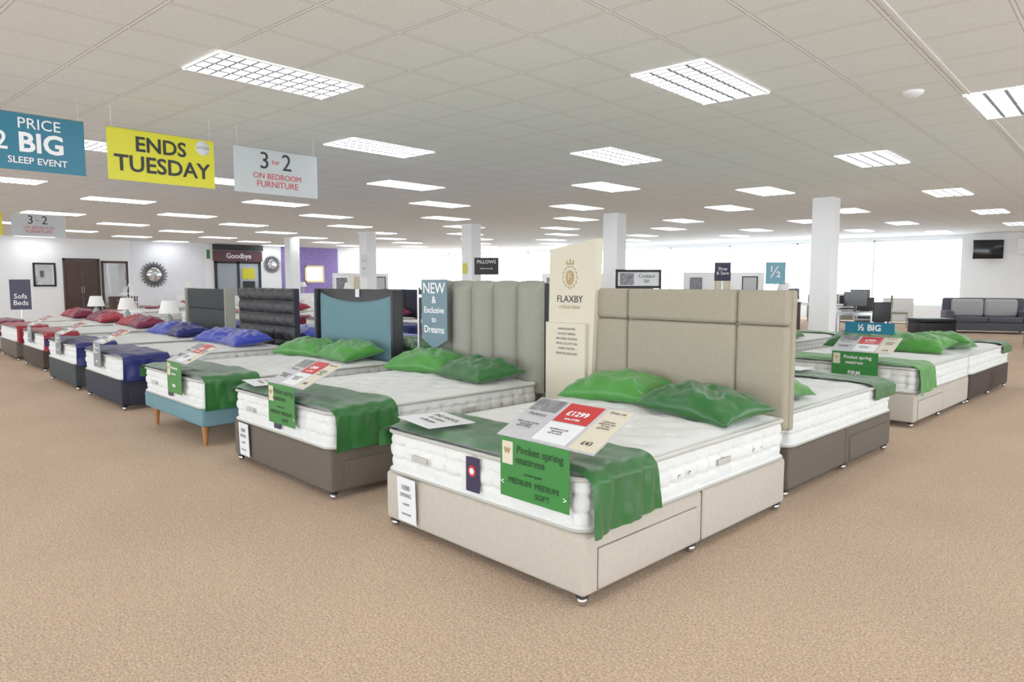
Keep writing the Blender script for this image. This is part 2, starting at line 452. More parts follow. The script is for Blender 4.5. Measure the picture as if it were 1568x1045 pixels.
def pillow_mesh(seed,a=.36,b=.25,h=.10,mat=None):
    def surf(sg):
        def f(i,j):
            u=2*i-1; v=2*j-1
            tk=max(0,(1-abs(u)**2.6))**.55*max(0,(1-abs(v)**2.6))**.55
            x=a*u*(1-.08*(1-v*v)+.02*u*u); y=b*v*(1-.09*(1-u*u))
            w=noise.noise(Vector((u*2.2+seed,v*2.2,sg)))*.030+noise.noise(Vector((u*6+seed,v*5,sg*2)))*.012
            fold=.010*math.sin((u*v)*18+seed)*abs(u*v)+.006*math.sin(u*14+v*7+seed)*(1-abs(v))
            return (x,y,sg*(h*tk)+(w+fold)*tk**.4*(1 if sg>0 else .3)-.04*(abs(u)**3)*(.5)-.02*abs(v)**3)
        return f
    m1=gridmesh('p',surf(1),44,32,mat); m2=gridmesh('p',surf(-1),44,32,mat)
    me=join_meshes('pillow',[(m1,Matrix.Identity(4),0),(m2,Matrix.Identity(4),0)],[mat])
    bm=bmesh.new(); bm.from_mesh(me); bmesh.ops.remove_doubles(bm,verts=bm.verts,dist=.0008); bmesh.ops.recalc_face_normals(bm,faces=bm.faces); bm.to_mesh(me); bm.free()
    me.polygons.foreach_set('use_smooth',[True]*len(me.polygons)); return me
_pil={}
def pil(mat,seed):
    k=(mat.name,seed)
    if k not in _pil: _pil[k]=pillow_mesh(seed*3.1,mat=mat)
    return _pil[k]

def hb_slab(p,w,H,mat,y0=2.03,th=.055,z0=.5):
    obj('headboard_frame',boxes('hb',[(-w/2,w/2,y0,y0+th,z0,H)],mat,.012,2),p)
    obj('headboard_struts',boxes('hb',[(-.45,-.38,y0+.01,y0+th-.01,0,z0+.02),(.38,.45,y0+.01,y0+th-.01,0,z0+.02)],m_dwood),p)
def headboard(p,kind,w,H,dx=0):
    y0=2.075
    if kind=='panels':
        hb_slab(p,w+.02,H,m_oat,y0-.0,.06)
        xs=[-w/2,-w/2+.31,w/2-.36,w/2]; zs=[.5,H-.23,H]
        bl=[]
        for i in range(3):
            for j in range(2): bl.append((xs[i]+.001,xs[i+1]-.001,y0-.055,y0+.03,zs[j]+.001,zs[j+1]-.001))
        obj('headboard_padding',boxes('hb',bl,m_oat,.034,6),p)
    elif kind=='flutes':
        hb_slab(p,w,H-.01,m_slate,y0,.06); n=5
        def f(a,b):
            t=abs(math.sin(math.pi*n*a))**.5; e=min(1,(1-b)*14)**.5
            return (-w/2+.005+(w-.01)*a,y0-.002-.085*t*e-.004*e,.5+(H-.5)*b+(.012*t if b>.99 else 0))
        obj('headboard_fluting',gridmesh('hb',f,150,40,m_greyf),p)
    elif kind=='scoop':
        hb_slab(p,w,H,m_dark,y0,.07)
        def top(a): return H-.03-.115*math.sin(math.pi*a)**.6
        def f(a,b):
            x=-w/2+.03+(w-.06)*a; e=min(1,min(a,1-a)*14,(1-b)*12)
            return (x,y0-.001-.05*max(0,e)**.5,.5+(top(a)-.5)*b)
        obj('headboard_padding',gridmesh('hb',f,60,30,m_teal),p)
        obj('headboard_wing',boxes('hb',[(-w/2-.03,-w/2+.015,y0-.07,y0+.07,.5,H),(w/2-.015,w/2+.03,y0-.07,y0+.07,.5,H)],m_dark,.012,2),p)
        obj('headboard_price_tag',boxes('hb',[(.02,.1,y0-.012,y0-.008,H-.09,H)],m_paper),p)
    elif kind=='tufted':
        hb_slab(p,w,H,m_navyf,y0,.07); nx,nz=6,5
        def f(a,b):
            t=(abs(math.sin(math.pi*nx*a))*abs(math.sin(math.pi*nz*b)))**.4
            return (-w/2+.004+(w-.008)*a,y0-.004-.05*t,.5+(H-.5)*b)
        obj('headboard_tufting',gridmesh('hb',f,90,70,m_dark),p)
    elif kind=='grey':
        hb_slab(p,w,H-.01,m_slate,y0,.07)
        obj('headboard_padding',boxes('hb',[(-w/2+.01,w/2-.01,y0-.045,y0+.01,H-.32,H-.005),(-w/2+.01,w/2-.01,y0-.045,y0+.01,.5,H-.324)],m_slate,.02,4),p)
        obj('headboard_wing',boxes('hb',[(-w/2-.03,-w/2+.01,y0-.08,y0+.08,.5,H),(w/2-.01,w/2+.03,y0-.08,y0+.08,.5,H)],m_greyf,.012,2),p)
    else:
        mat=kind
        hb_slab(p,w,H,mat,y0,.07)
        obj('headboard_padding',boxes('hb',[(-w/2+.01+w/3*i,-w/2-.01+w/3*(i+1)+.016,y0-.04,y0+.01,.5,H-.01) for i in range(3)],mat,.02,3),p)
BEDC=[]
def bed(Xc,Yf,base,runner=None,pillows=(),hb=None,hbw=1.55,hbh=1.35,legs=False,flip=False,seed=0,hbx=0,label=False):
    mw=Matrix.Translation(BW(Xc,Yf))@Matrix.Rotation(R4+(math.pi if flip else 0),4,'Z')
    cc=mw@Vector((0,1,0)); BEDC.append((cc.x,cc.y))
    e=empty('divan_bed' if not legs else 'platform_bed',mw)
    if legs:
        obj('bed_base',leg_base(base),e)
        for i,(x,y) in enumerate([(-.64,.07),(.64,.07),(-.64,1.9),(.64,1.9)]):
            obj('leg_%d'%(i+1),leg,e,T(x,y,0))
    else:
        obj('bed_base',base_mesh(base),e)
        for i,(x,y) in enumerate([(-.73,.04),(.73,.04),(-.73,.95),(.73,.95),(-.73,1.96),(.73,1.96)]):
            obj('castor_%d'%(i+1),castor,e,T(x,y,0))
    obj('mattress',matt,e)
    if label:
        lx=.04
        obj('mattress_label',boxes('l',[(lx-.05,lx+.05,-.018,-.012,.39,.57)],m_pcard),e)
        obj('mattress_label_badge',lathe('l',[(0,0),(.03,0),(.03,.002)],m_inkr,20),e,T(lx,-.0185,.5)@RX(90))
        obj('mattress_label_badge_center',lathe('l',[(0,0),(.017,0),(.017,.001)],m_inkw,20),e,T(lx,-.021,.5)@RX(90))
        hd=boxes('h',[(-.07,.07,-.016,-.010,-.018,.018)],m_pipe,.003,2)
        obj('mattress_handle_1',hd,e,T(-.42,0,.47)); obj('mattress_handle_2',hd,e,T(W/2,1.2,.47)@RZ(90))
        vent=lathe('v',[(0,0),(.009,0),(.011,.003)],m_alu,12)
        for i,yy in enumerate((.75,.85,1.55,1.65)): obj('mattress_vent_%d'%(i+1),vent,e,T(W/2+.006,yy,.47)@RY(90))
    if hb: 
        h=empty('headboard',Matrix.Identity(4)); h.parent=e; h.matrix_world=Matrix.Identity(4); h.matrix_basis=T(hbx,0,0); headboard(h,hb,hbw,hbh)
    if runner: obj('bed_runner',runner_mesh(runner,seed),None,mw)
    for i,(m,x,y,rz,rx,ry) in enumerate(pillows):
        obj('pillow',pil(m,seed+i),None,mw@T(x,y,ZT+.068+.2*abs(math.sin(math.radians(rx))))@RZ(rz)@RX(rx)@RY(ry))
    return mw
G,G2=m_green,m_green2
two=lambda a,b:((a,-.36,1.72,4,7,0),(b,.36,1.68,-6,8,0))
mw1=bed(-2.72,2.34,m_cream,G2,((G,-.38,1.74,8,6,-2),(G2,.39,1.62,-8,5,3)),'panels',1.57,1.41,seed=1,hbx=-.04,label=True)
mw2=bed(-4.89,2.33,m_taupe,G2,((G,-.42,1.72,14,8,0),(G2,.34,1.68,-8,6,0)),'flutes',1.54,1.46,seed=2,label=True)
mw3=bed(-6.98,2.28,m_teal,G2,((G,-.42,1.66,16,6,0),(G,.34,1.72,-4,9,0)),'scoop',1.62,1.37,legs=True,seed=3,hbx=-.08,label=True)
mw4=bed(-9.43,2.31,m_navyf,m_navy,((m_blue,-.36,1.6,8,6,0),(m_blue,.36,1.6,-6,7,0)),'tufted',1.7,1.36,seed=4)
mw5=bed(-11.47,2.31,m_slate,m_navy,((m_blue,-.36,1.6,8,6,0),(m_navy,.36,1.6,-6,7,0)),'grey',1.6,1.34,seed=5)
mw6=bed(-14.0,2.42,m_brown,m_red,two(m_red,m_plum),None,seed=6)
mw7=bed(-16.2,2.42,m_taupe,m_red,two(m_plum,m_red),None,seed=7)
bed(-18.4,2.42,m_cream,m_plum,two(m_red,m_plum),None,seed=8)
bed(-2.80,6.56,m_taupe,G2,((G,-.36,1.7,4,10,0),(G,.36,1.66,-6,12,0)),None,flip=True,seed=9)
for i,X in enumerate((-5.0,-7.1,-9.5,-11.6)):
    bed(X,6.58,(m_taupe,m_cream,m_brown,m_slate)[i],(G,G2,m_blue,m_blue)[i],two(*((G,G2),(G2,G),(m_blue,m_blue),(m_blue,m_navy))[i]),None,flip=True,seed=10+i)
mwc=bed(-2.93,7.66,m_cream,G,((G2,-.38,1.7,4,10,0),(G,.3,1.62,-6,12,0)),None,seed=1)
bed(-2.92,11.68,m_brown,G2,((G,-.36,1.7,4,10,0),(G,.36,1.66,-6,12,0)),None,flip=True,seed=2)
bed(-5.1,7.72,m_taupe,G2,two(G,G2),None,seed=3)
bed(-5.1,11.75,m_cream,G,two(G,G),None,flip=True,seed=4)
for i,X in enumerate((-7.3,-9.5,-11.7,-13.9,-16.1,-18.6)):
    bed(X,7.72,(m_cream,m_taupe,m_slate,m_brown,m_cream,m_taupe)[i],(m_blue,m_red,m_navy,m_red,m_plum,m_red)[i],two(*((m_blue,m_blue),(m_red,m_red),(m_navy,m_blue),(m_red,m_plum),(m_plum,m_red),(m_red,m_red))[i]),(m_greyf,m_navyf,m_cream,m_navyf,None,None)[i],1.55,1.25,seed=5+i%4)
for i,(X,Y) in enumerate(((-21.5,5.5),(-21.5,9.0),(-24.2,7.0),(-24.2,10.5),(-11.8,17),(-14.4,17),(-17.2,16.5),(-20,16.5),(-23,16),(-13,21.5),(-17,21.5),(-21,21.5))):
    bed(X,Y,(m_cream,m_taupe,m_greyf)[i%3],(m_red,None,m_plum,None)[i%4] if i<4 else None,two(m_matt,m_matt) if i>3 else two(m_red,m_matt),(None,m_greyf,m_taupe)[i%3] if i>3 else None,1.55,1.15,seed=1+i%4)

# ------------------------------------------------------------ bed signs
def bedsign(mw,x,kind='green',sw=.44,pw=.6,big=True,mid='£1299'):
    e=empty('price_sign',mw@T(x,0,0))
    dn=T(0,-.045,.44)
    body={'green':m_gcard,'grey':m_gycard,'teal':m_gcard}[kind]
    tx=[('Pocket spring',.04,.24,.054,m_inkdg),('mattress',-.02,.19,.054,m_inkdg),
        ('MEDIUM  MEDIUM',.0,.085,.040,m_inkdg),('SOFT',.06,.037,.040,m_inkdg),
        ('comfort grade',0,.13,.02,m_inkdg),('<',-.2,.07,.04,m_inkw),('>',.2,.06,.04,m_inkw)] if big else \
       [('Pocket spring',.03,.235,.05,m_inkw),('mattress',.0,.18,.05,m_inkw),('FIRM',.0,.07,.06,m_inkw,.0006)]
    if sw<.4: tx=[(a[0],a[1]*.6,a[2],a[3]*.62)+tuple(a[4:]) for a in tx]
    card(e,'comfort_card',sw,.29,body,dn,tx,[(-sw/2+.015,-sw/2+.085,.16,.27,m_card)])
    obj('comfort_card_crest',textmesh('W',.04,m_inkg,.001),e,dn@T(-sw/2+.05,-.006,.225))
    up=T(.05,-.04,.733)@RX(-66)
    k=pw/.6; h=.345; a=-pw/2
    card(e,'price_card',pw,h,m_paperg,up,[(mid,.02*k,.25,.052*k,m_inkw,.0006),('save £1300',.02*k,.205,.02,m_inkw),('Mattress',-.2*k,.2,.034,m_inkgy),('1000 pocket springs\nhand tufted\nnatural fillings',-.2*k,.11,.018,m_inkgy),
        ('Divan set',.22*k,.31,.024,m_inkgy),('4 drawers\nplatform top\n10 year\nguarantee',.22*k,.21,.018,m_inkgy),('headboard sold\nseparately\nask in store',.01*k,.1,.018,m_inkgy),('£43',.22*k,.06,.04,m_ink)],
        [(a+.008,a+.19*k,.235,.337,m_photo),(-.085*k,.125*k,.18,.335,m_rcard),(.15*k,.292*k,.01,.337,m_card),(-.085*k,.125*k,.02,.17,m_paper)])
    obj('acrylic_holder',boxes('ac',[(-.1,.1,-.039,-.036,.45,.735),(-.1,.1,-.039,.16,.640,.643)],m_acryl),e)
    return e
bedsign(mw1,.50)
bedsign(mw2,.17,sw=.40,pw=.54,mid='£999')
bedsign(mw3,.25,sw=.36,pw=.5,big=False,mid='£849')
bedsign(mw4,.02,'grey',.3,.42,False,'£699')
bedsign(mw5,.1,'grey',.3,.42,False,'£599')
bedsign(mw6,.1,'grey',.3,.42,False,'£499')
bedsign(mwc,.2,'green',.46,.6,False,'£799')
e=empty('half_price_topper',mwc@T(.2,0,0))
card(e,'topper_card',.5,.12,m_tcard,T(0,.34,.90),[('½ BIG',0,.06,.09,m_inkw,.002)])
obj('topper_stem',boxes('s',[(-.01,.01,.345,.35,.66,.91)],m_acryl),e)
for k,(mw,x) in enumerate(((mw1,-.50),(mw2,-.5))):
    e=empty('leaflet',mw@T(x,.17,ZM+.062)@RZ(-10))
    obj('leaflet_sheet',boxes('lf',[(-.2,.2,-.15,.15,0,.002)],m_paper),e)
    for i,(t,z,s) in enumerate((('THE WOOL',.07,.055),('& cotton',.01,.05),('collection',-.05,.045))):
        obj('leaflet_lettering_%d'%(i+1),textmesh(t,s,m_inkgy),e,T(0,z,.0035)@RX(-90))
    e=empty('swing_ticket',mw@T(-.53,-.02,.085)@RX(2))
    card(e,'ticket',.17,.26,m_paper,Matrix.Identity(4),[('1000',0,.205,.042,m_inkgy),('SPRING',0,.16,.032,m_inkgy),('count',0,.11,.028,m_inkgy),('hand made',0,.05,.02,m_inkgy)])
e=empty('leaflet',Matrix.Translation(BW(-2.8,6.45,ZM+.062))@Matrix.Rotation(R4,4,'Z'))
obj('leaflet_sheet',boxes('lf',[(-.5,.1,-.2,.1,0,.002)],m_paper),e)

# ------------------------------------------------------------ tall cream display board between beds
bw=Matrix.Translation(BW(-3.77,4.32))@Matrix.Rotation(R4,4,'Z')
e=empty('brand_display_board',bw)
bm=bmesh.new()
pf=[(-.25,0),(.2,0),(.28,1.80),(-.22,1.725)]
vf=[bm.verts.new((x,0,z)) for x,z in pf]; vb=[bm.verts.new((x,.07,z)) for x,z in pf]
bm.faces.new(vf); bm.faces.new(vb[::-1])
for i in range(4): bm.faces.new((vf[i],vb[i],vb[(i+1)%4],vf[(i+1)%4]))
bmesh.ops.recalc_face_normals(bm,faces=bm.faces)
me=D.meshes.new('board'); bm.to_mesh(me); bm.free(); me.materials.append(m_card)
obj('board_body',me,e)
obj('board_lower_panel',boxes('lp',[(-.235,.19,-.035,-.001,.3,1.13)],m_card,.004,1),e)
for i,(t,z,s,m) in enumerate((('FLAXBY',1.32,.08,m_ink),('COLLECTION',1.255,.036,m_inkg),)):
    obj('board_lettering_%d'%(i+1),textmesh(t,s,m),e,T(0,-.004,z))
for i,z in enumerate((1.08,1.04,1.0,.96,.92,.88)):
    obj('board_smallprint_%d'%(i+1),textmesh(('HANDCRAFTED','POCKET SPRING','NATURAL FILLINGS','WOOL & COTTON','HAND TUFTED','MADE IN ENGLAND')[i],.026,m_inkgy),e,T(0,-.038,z))
sh=[]
for i in range(24):
    a=2*math.pi*i/24; sh.append((.045*math.cos(a),.0,.055*math.sin(a)-(.012 if math.sin(a)<-.7 else 0)))
bm=bmesh.new(); bm.faces.new([bm.verts.new((x,-.003,z)) for x,y,z in sh]); me=D.meshes.new('sh'); bm.to_mesh(me); bm.free(); me.materials.append(m_inkg)
obj('crest_shield',me,e,T(0,0,1.5))
obj('crest_letter',textmesh('F',.07,m_card,.001),e,T(0,-.005,1.5))
lau=boxes('lau',[(-.004,.004,-.003,-.001,-.014,.014)],m_inkg)
k=0
for sgn in (-1,1):
    for i in range(7):
        k+=1; a=math.radians(-80+26*i); obj('crest_leaf_%d'%k,lau,e,T(sgn*.075*math.cos(a),0,1.5+.085*math.sin(a))@RY(sgn*(40-i*20)))
obj('crest_crown',boxes('cr',[(-.04,.04,-.003,-.001,0,.01),(-.04,-.03,-.003,-.001,0,.035),(-.005,.005,-.003,-.001,0,.045),(.03,.04,-.003,-.001,0,.035)],m_inkg),e,T(0,0,1.6))

# pennant in front of fluted headboard
e=empty('pennant_sign',Matrix.Translation(BW(-5.45,4.24))@Matrix.Rotation(R4,4,'Z'))
bm=bmesh.new(); pf=[(-.2,1.48),(-.2,.9),(0,.8),(.2,.9),(.2,1.48)]
vf=[bm.verts.new((x,0,z)) for x,z in pf]; vb=[bm.verts.new((x,.006,z)) for x,z in pf]
bm.faces.new(vf); bm.faces.new(vb[::-1])
for i in range(5): bm.faces.new((vf[i],vb[i],vb[(i+1)%5],vf[(i+1)%5]))
bmesh.ops.recalc_face_normals(bm,faces=bm.faces)
me=D.meshes.new('pen'); bm.to_mesh(me); bm.free(); me.materials.append(m_slcard)
obj('pennant',me,e)
for i,(t,z,s) in enumerate((('NEW',1.39,.15),('&',1.28,.10),('Exclusive',1.18,.086),('to',1.09,.08),('Dreams',.99,.1))):
    obj('pennant_lettering_%d'%(i+1),textmesh(t,s,m_inkw,.0006),e,T(0,-.003,z))
obj('pennant_pole',boxes('pp',[(-.28,-.256,.007,.031,0,1.4),(-.28,-.15,.008,.03,1.3,1.33),(-.36,-.24,-.06,.1,0,.01)],m_alu),e)

# ------------------------------------------------------------ hanging banners
def banner(u,v0,v1,mat,texts,patches=()):
    z1=CEIL-.2; h=.47; z0=z1-h; w=v1-v0
    e=empty('hanging_banner',T(u,(v0+v1)/2,0)@RZ(90))
    card(e,'banner_sheet',w,h,mat,T(0,0,z0),texts,patches)
    obj('banner_wires',boxes('w',[(-w/2+.04,-w/2+.043,0,.003,z1,CEIL),(w/2-.043,w/2-.04,0,.003,z1,CEIL)],m_string),e)
    obj('banner_rail',boxes('r',[(-w/2,w/2,-.003,.007,z1-.01,z1+.004)],m_acryl),e)
    return e
teal_t=[('½',-.36,.28,.3,m_inkw,.002),('PRICE',.16,.385,.125,m_inkw,.0),('2',-.12,.225,.21,m_inkw,.002),('BIG',.17,.225,.22,m_inkw,.006),('SLEEP EVENT',.14,.08,.076,m_inkw,.0008)]
yel_t=[('ENDS',-.02,.335,.19,m_ink,.004),('TUESDAY',0,.15,.205,m_ink,.004)]
thr_t=[('3',-.15,.34,.25,m_ink),('for',-.02,.34,.07,m_inkr),('2',.11,.34,.25,m_ink),('ON BEDROOM',0,.185,.085,m_inkr),('FURNITURE',0,.1,.095,m_inkr)]
banner(-7.03,1.21,2.21,m_tcard,teal_t)
e=banner(-7.03,2.39,3.375,m_ycard,yel_t)
obj('banner_roundel',lathe('rd',[(0,.002),(.07,.002),(.07,0)],m_paper,28),e,T(.38,-.001,CEIL-.2-.47+.385)@RX(90))
obj('banner_roundel_lettering',textmesh('EXTRA',.04,m_inkgy),e,T(.38,-.006,CEIL-.2-.47+.385))
m_ban=M('card_silver',(186,192,194),.4)
banner(-7.03,3.58,4.56,m_ban,thr_t)
banner(-17.6,2.95,3.93,m_ycard,yel_t)
banner(-17.6,4.08,5.07,m_ban,thr_t)

# ------------------------------------------------------------ left wall features
e=empty('door_1',T(U0,9.4,0)@RZ(90))
obj('door_leaf',boxes('d',[(-.56,-.01,-.06,-.02,0,2.2),(.01,.56,-.06,-.02,0,2.2)],m_dwood,.008,1),e)
obj('door_frame',boxes('d',[(-.64,-.57,-.08,0,0,2.3),(.57,.64,-.08,0,0,2.3),(-.64,.64,-.08,0,2.21,2.3)],m_dwood),e)
obj('door_handle',boxes('d',[(-.05,-.03,-.1,-.06,.95,1.2),(.03,.05,-.1,-.06,.95,1.2)],m_alu),e)
def wallmirror(name,u,v,w,h,zc,fm,ft=.05):
    e=empty(name,T(u,v,zc)@RZ(90))
    obj('frame',boxes('f',[(-w/2,w/2,-.04,0,-h/2,-h/2+ft),(-w/2,w/2,-.04,0,h/2-ft,h/2),(-w/2,-w/2+ft,-.04,0,-h/2,h/2),(w/2-ft,w/2,-.04,0,-h/2,h/2)],fm,.006,1),e)
    obj('mirror_pane',boxes('f',[(-w/2+ft,w/2-ft,-.02,-.001,-h/2+ft,h/2-ft)],m_mirror),e)
wallmirror('wardrobe_mirror',U0,10.6,1.0,2.2,1.12,m_dwood,.09)
wallmirror('wall_mirror',U0,8.15,.75,.9,1.66,m_black,.07)
obj('trim_2',boxes('br',[(U0,U0+.015,11.25,14.3,0,CEIL)],brick_white))
obj('trim_3',boxes('br',[(U0,U0+.015,18.0,21.2,0,CEIL)],purple_paper))
wallmirror('gilt_mirror',U0+.02,19.8,1.1,.85,1.75,m_gold,.1)
def sunburst(v,z,r):
    e=empty('sunburst_mirror',T(U0+.03,v,z)@RZ(90))
    n=44; bm=bmesh.new()
    for i in range(n):
        a=2*math.pi*i/n; ro=r*(1 if i%2 else .86); w=.02
        p=Vector((math.cos(a),0,math.sin(a))); q=Vector((-math.sin(a),0,math.cos(a)))
        A=[p*r*.52+q*w,p*r*.52-q*w,p*ro-q*w*.9,p*ro+q*w*.9]
        f=[bm.verts.new(x+Vector((0,-.03-.01*(i%2),0))) for x in A]; b=[bm.verts.new(x+Vector((0,-.005,0))) for x in A]
        bm.faces.new(f); bm.faces.new(b[::-1])
        for k in range(4): bm.faces.new((f[k],b[k],b[(k+1)%4],f[(k+1)%4]))
    bmesh.ops.recalc_face_normals(bm,faces=bm.faces)
    me=D.meshes.new('rays'); bm.to_mesh(me); bm.free(); me.materials.append(M('sunburst_metal',(92,92,96),.35,.7))
    obj('rays',me,e)
    obj('mirror_pane',lathe('mp',[(0,.045),(r*.5,.045),(r*.54,.035),(r*.56,.0)],m_mirror,36),e,RX(90))
sunburst(12.1,1.68,.54); sunburst(17.5,2.2,.42)
e=empty('door_2',T(U0,15.8,0)@RZ(90))
obj('door_frame',boxes('d',[(-1.1,-1.0,-.1,0,0,2.3),(1.0,1.1,-.1,0,0,2.3),(-.05,.05,-.1,0,0,2.3),(-1.1,1.1,-.1,0,2.2,2.3)],m_black),e)
obj('door_glass',boxes('d',[(-1,1,-.05,-.03,0,2.2)],M('door_glass_dim',(150,160,170),.1)),e)
obj('fascia',boxes('d',[(-1.15,1.15,-.15,0,2.3,2.78,0),(-1.15,1.15,-.25,0,2.8,3.05,1)],[M('maroon_sign',(78,32,46),.4),m_black]),e)
obj('fascia_lettering',textmesh('Goodbye',.32,m_inkw,.004),e,T(0,-.156,2.54))
obj('door_poster_1',boxes('d',[(.2,.8,-.07,-.05,1.5,2.0)],m_ycard),e)
obj('door_poster_2',boxes('d',[(.2,.8,-.07,-.05,.9,1.4)],m_ink),e)
obj('exit_sign',boxes('x',[(U0,U0+.03,14.38,14.52,2.4,2.8)],m_gcard))

# ------------------------------------------------------------ freestanding things
CAMROT=41.8
def poster(u,v,w,z0,z1,mat,texts,rz=30,name='poster_stand'):
    e=empty(name,T(u,v,0)@RZ(rz))
    card(e,'poster',w,z1-z0,mat,T(0,0,z0),texts)
    obj('stand',boxes('s',[(-.015,.015,.005,.03,0,z1-.05),(-.2,.2,-.12,.14,0,.015)],m_alu),e)
poster(-12.4,12.9,.62,1.6,2.03,m_ink,[('PILLOWS',0,.32,.12,m_inkw),('sleep soundly',0,.16,.06,m_inkw)],35)
poster(-8.9,18.9,.46,1.44,1.96,m_pcard,[('Shop\n& Save',0,.28,.13,m_inkw)],40)
poster(-7.0,17.9,.5,1.36,1.92,M('card_pale_teal',(96,158,176),.4),[('½',0,.3,.4,m_inkw,.002)],40)
poster(-21.95,5.2,.48,.69,1.48,m_pcard,[('Sofa\nBeds',0,.26,.18,m_inkw)],60)
e=empty('framed_display_board',T(-8.26,13.4,0)@RZ(40))
obj('frame',boxes('f',[(-.5,.5,0,.05,1.28,1.34),(-.5,.5,0,.05,1.64,1.7),(-.5,-.45,0,.05,1.28,1.7),(.45,.5,0,.05,1.28,1.7)],m_black),e)
obj('board',boxes('f',[(-.45,.45,.02,.04,1.3,1.66)],m_paper),e)
obj('board_picture',boxes('f',[(-.4,-.1,.012,.02,1.36,1.62)],m_photo),e)
obj('board_lettering',textmesh('Contact\nlist',.11,m_ink),e,T(.18,.01,1.5))
obj('legs',boxes('f',[(-.5,-.46,.0,.05,0,1.28),(.46,.5,0,.05,0,1.28),(-.52,-.44,-.15,.2,0,.03),(.44,.52,-.15,.2,0,.03)],m_black),e)
e=empty('wall_poster',T(-19.4+.1,14.46-.225,0)); card(e,'poster',.34,.75,m_paper,T(0,0,1.55),[('3 for 2',0,.55,.1,m_inkr),('sale',0,.3,.1,m_inkr)])
e=empty('wall_poster',T(-14.5-.05,14.46-.225,0)); card(e,'poster',.16,.3,m_ycard,T(0,0,1.65),[('!',0,.15,.2,m_inkw)])
def partition(u,v,rz,w=3.0,h=1.75):
    e=empty('picture_display_screen',T(u,v,0)@RZ(rz))
    obj('panel',boxes('p',[(-w/2,w/2,0,.08,0,h)],white_paint,.005,1),e)
    for i in range(3):
        x=-w/2+w*(i+.5)/3
        obj('picture_frame_%d'%(i+1),boxes('p',[(x-.28,x+.28,-.03,0,1.0,1.6)],(m_alu,m_gold,m_black)[i]),e)
        obj('picture_%d'%(i+1),boxes('p',[(x-.24,x+.24,-.035,-.03,1.04,1.56)],(m_photo,m_card,m_paperg)[i]),e)
partition(-12.0,25.5,15); partition(-19.4,25.8,15); partition(-25.5,18.6,50,2.4)

def ottoman(u,v,rz,w=.9,d=.6,h=.5,mat=m_black):
    e=empty('ottoman',T(u,v,0)@RZ(rz))
    obj('body',boxes('o',[(-w/2,w/2,-d/2,d/2,.04,h-.1)],mat,.02,3),e)
    obj('lid_cushion',boxes('o',[(-w/2-.01,w/2+.01,-d/2-.01,d/2+.01,h-.098,h)],mat,.03,4),e)
    obj('feet',boxes('o',[(x,x+.05,y,y+.05,0,.045) for x in (-w/2+.02,w/2-.07) for y in (-d/2+.02,d/2-.07)],m_dwood),e)
def sofa(u,v,rz,w=1.9,mat=m_slate,cush=m_greyf):
    e=empty('sofa',T(u,v,0)@RZ(rz)); d=.9
    obj('seat_base',boxes('s',[(-w/2+.02,w/2-.02,-d/2+.02,d/2,.08,.3)],mat,.02,2),e)
    obj('back',boxes('s',[(-w/2+.02,w/2-.02,d/2-.22,d/2,.3,.96)],mat,.06,4),e)
    obj('arms',boxes('s',[(-w/2,-w/2+.2,-d/2,d/2,.08,.62),(w/2-.2,w/2,-d/2,d/2,.08,.62)],mat,.06,4),e)
    n=2; iw=(w-.4)/n
    obj('seat_cushions',boxes('s',[(-w/2+.2+iw*i+.004,-w/2+.2+iw*(i+1)-.004,-d/2-.01,d/2-.2,.3,.45) for i in range(n)],mat,.045,4),e)
    obj('back_cushions',boxes('s',[(-w/2+.2+iw*i+.01,-w/2+.2+iw*(i+1)-.01,d/2-.38,d/2-.2,.45,.93) for i in range(n)],cush,.07,4),e)
    obj('feet',boxes('s',[(x,x+.06,y,y+.06,0,.085) for x in (-w/2+.03,w/2-.09) for y in (-d/2+.05,d/2-.1)],m_dwood),e)
def chair(u,v,rz,mat=m_dark):
    e=empty('office_chair',T(u,v,0)@RZ(rz))
    obj('seat',boxes('c',[(-.22,.22,-.22,.22,.43,.49)],mat,.02,3),e)
    obj('backrest',boxes('c',[(-.21,.21,.2,.245,.58,1.0)],mat,.02,3),e)
    obj('frame',boxes('c',[(-.21,-.185,.2,.225,0,.7),(.185,.21,.2,.225,0,.7),(-.21,-.185,-.21,-.185,0,.43),(.185,.21,-.21,-.185,0,.43),(-.21,.21,.2,.22,.4,.43)],m_alu),e)
def desk(u,v,rz,w=1.5):
    e=empty('glass_table',T(u,v,0)@RZ(rz))
    obj('table_top',boxes('t',[(-w/2,w/2,-.4,.4,.73,.745)],m_acryl,.003,1),e)
    obj('table_legs',boxes('t',[(x,x+.04,y,y+.04,0,.73) for x in (-w/2+.05,w/2-.09) for y in (-.36,.32)]+[(-w/2+.05,w/2-.05,-.36,-.33,.68,.73),(-w/2+.05,w/2-.05,.33,.36,.68,.73)],m_alu),e)
    obj('monitor',boxes('t',[(-.26,.26,0,.03,.87,1.2),(-.03,.03,.01,.03,.75,.88),(-.12,.12,-.07,.1,.745,.757)],m_screen,.004,1),e)
    obj('papers',boxes('t',[(.35,.56,-.25,.05,.746,.76),(-.6,-.4,-.2,.08,.746,.775)],m_paper),e)
m_lampc=M('lamp_ceramic',(150,160,160),.3)
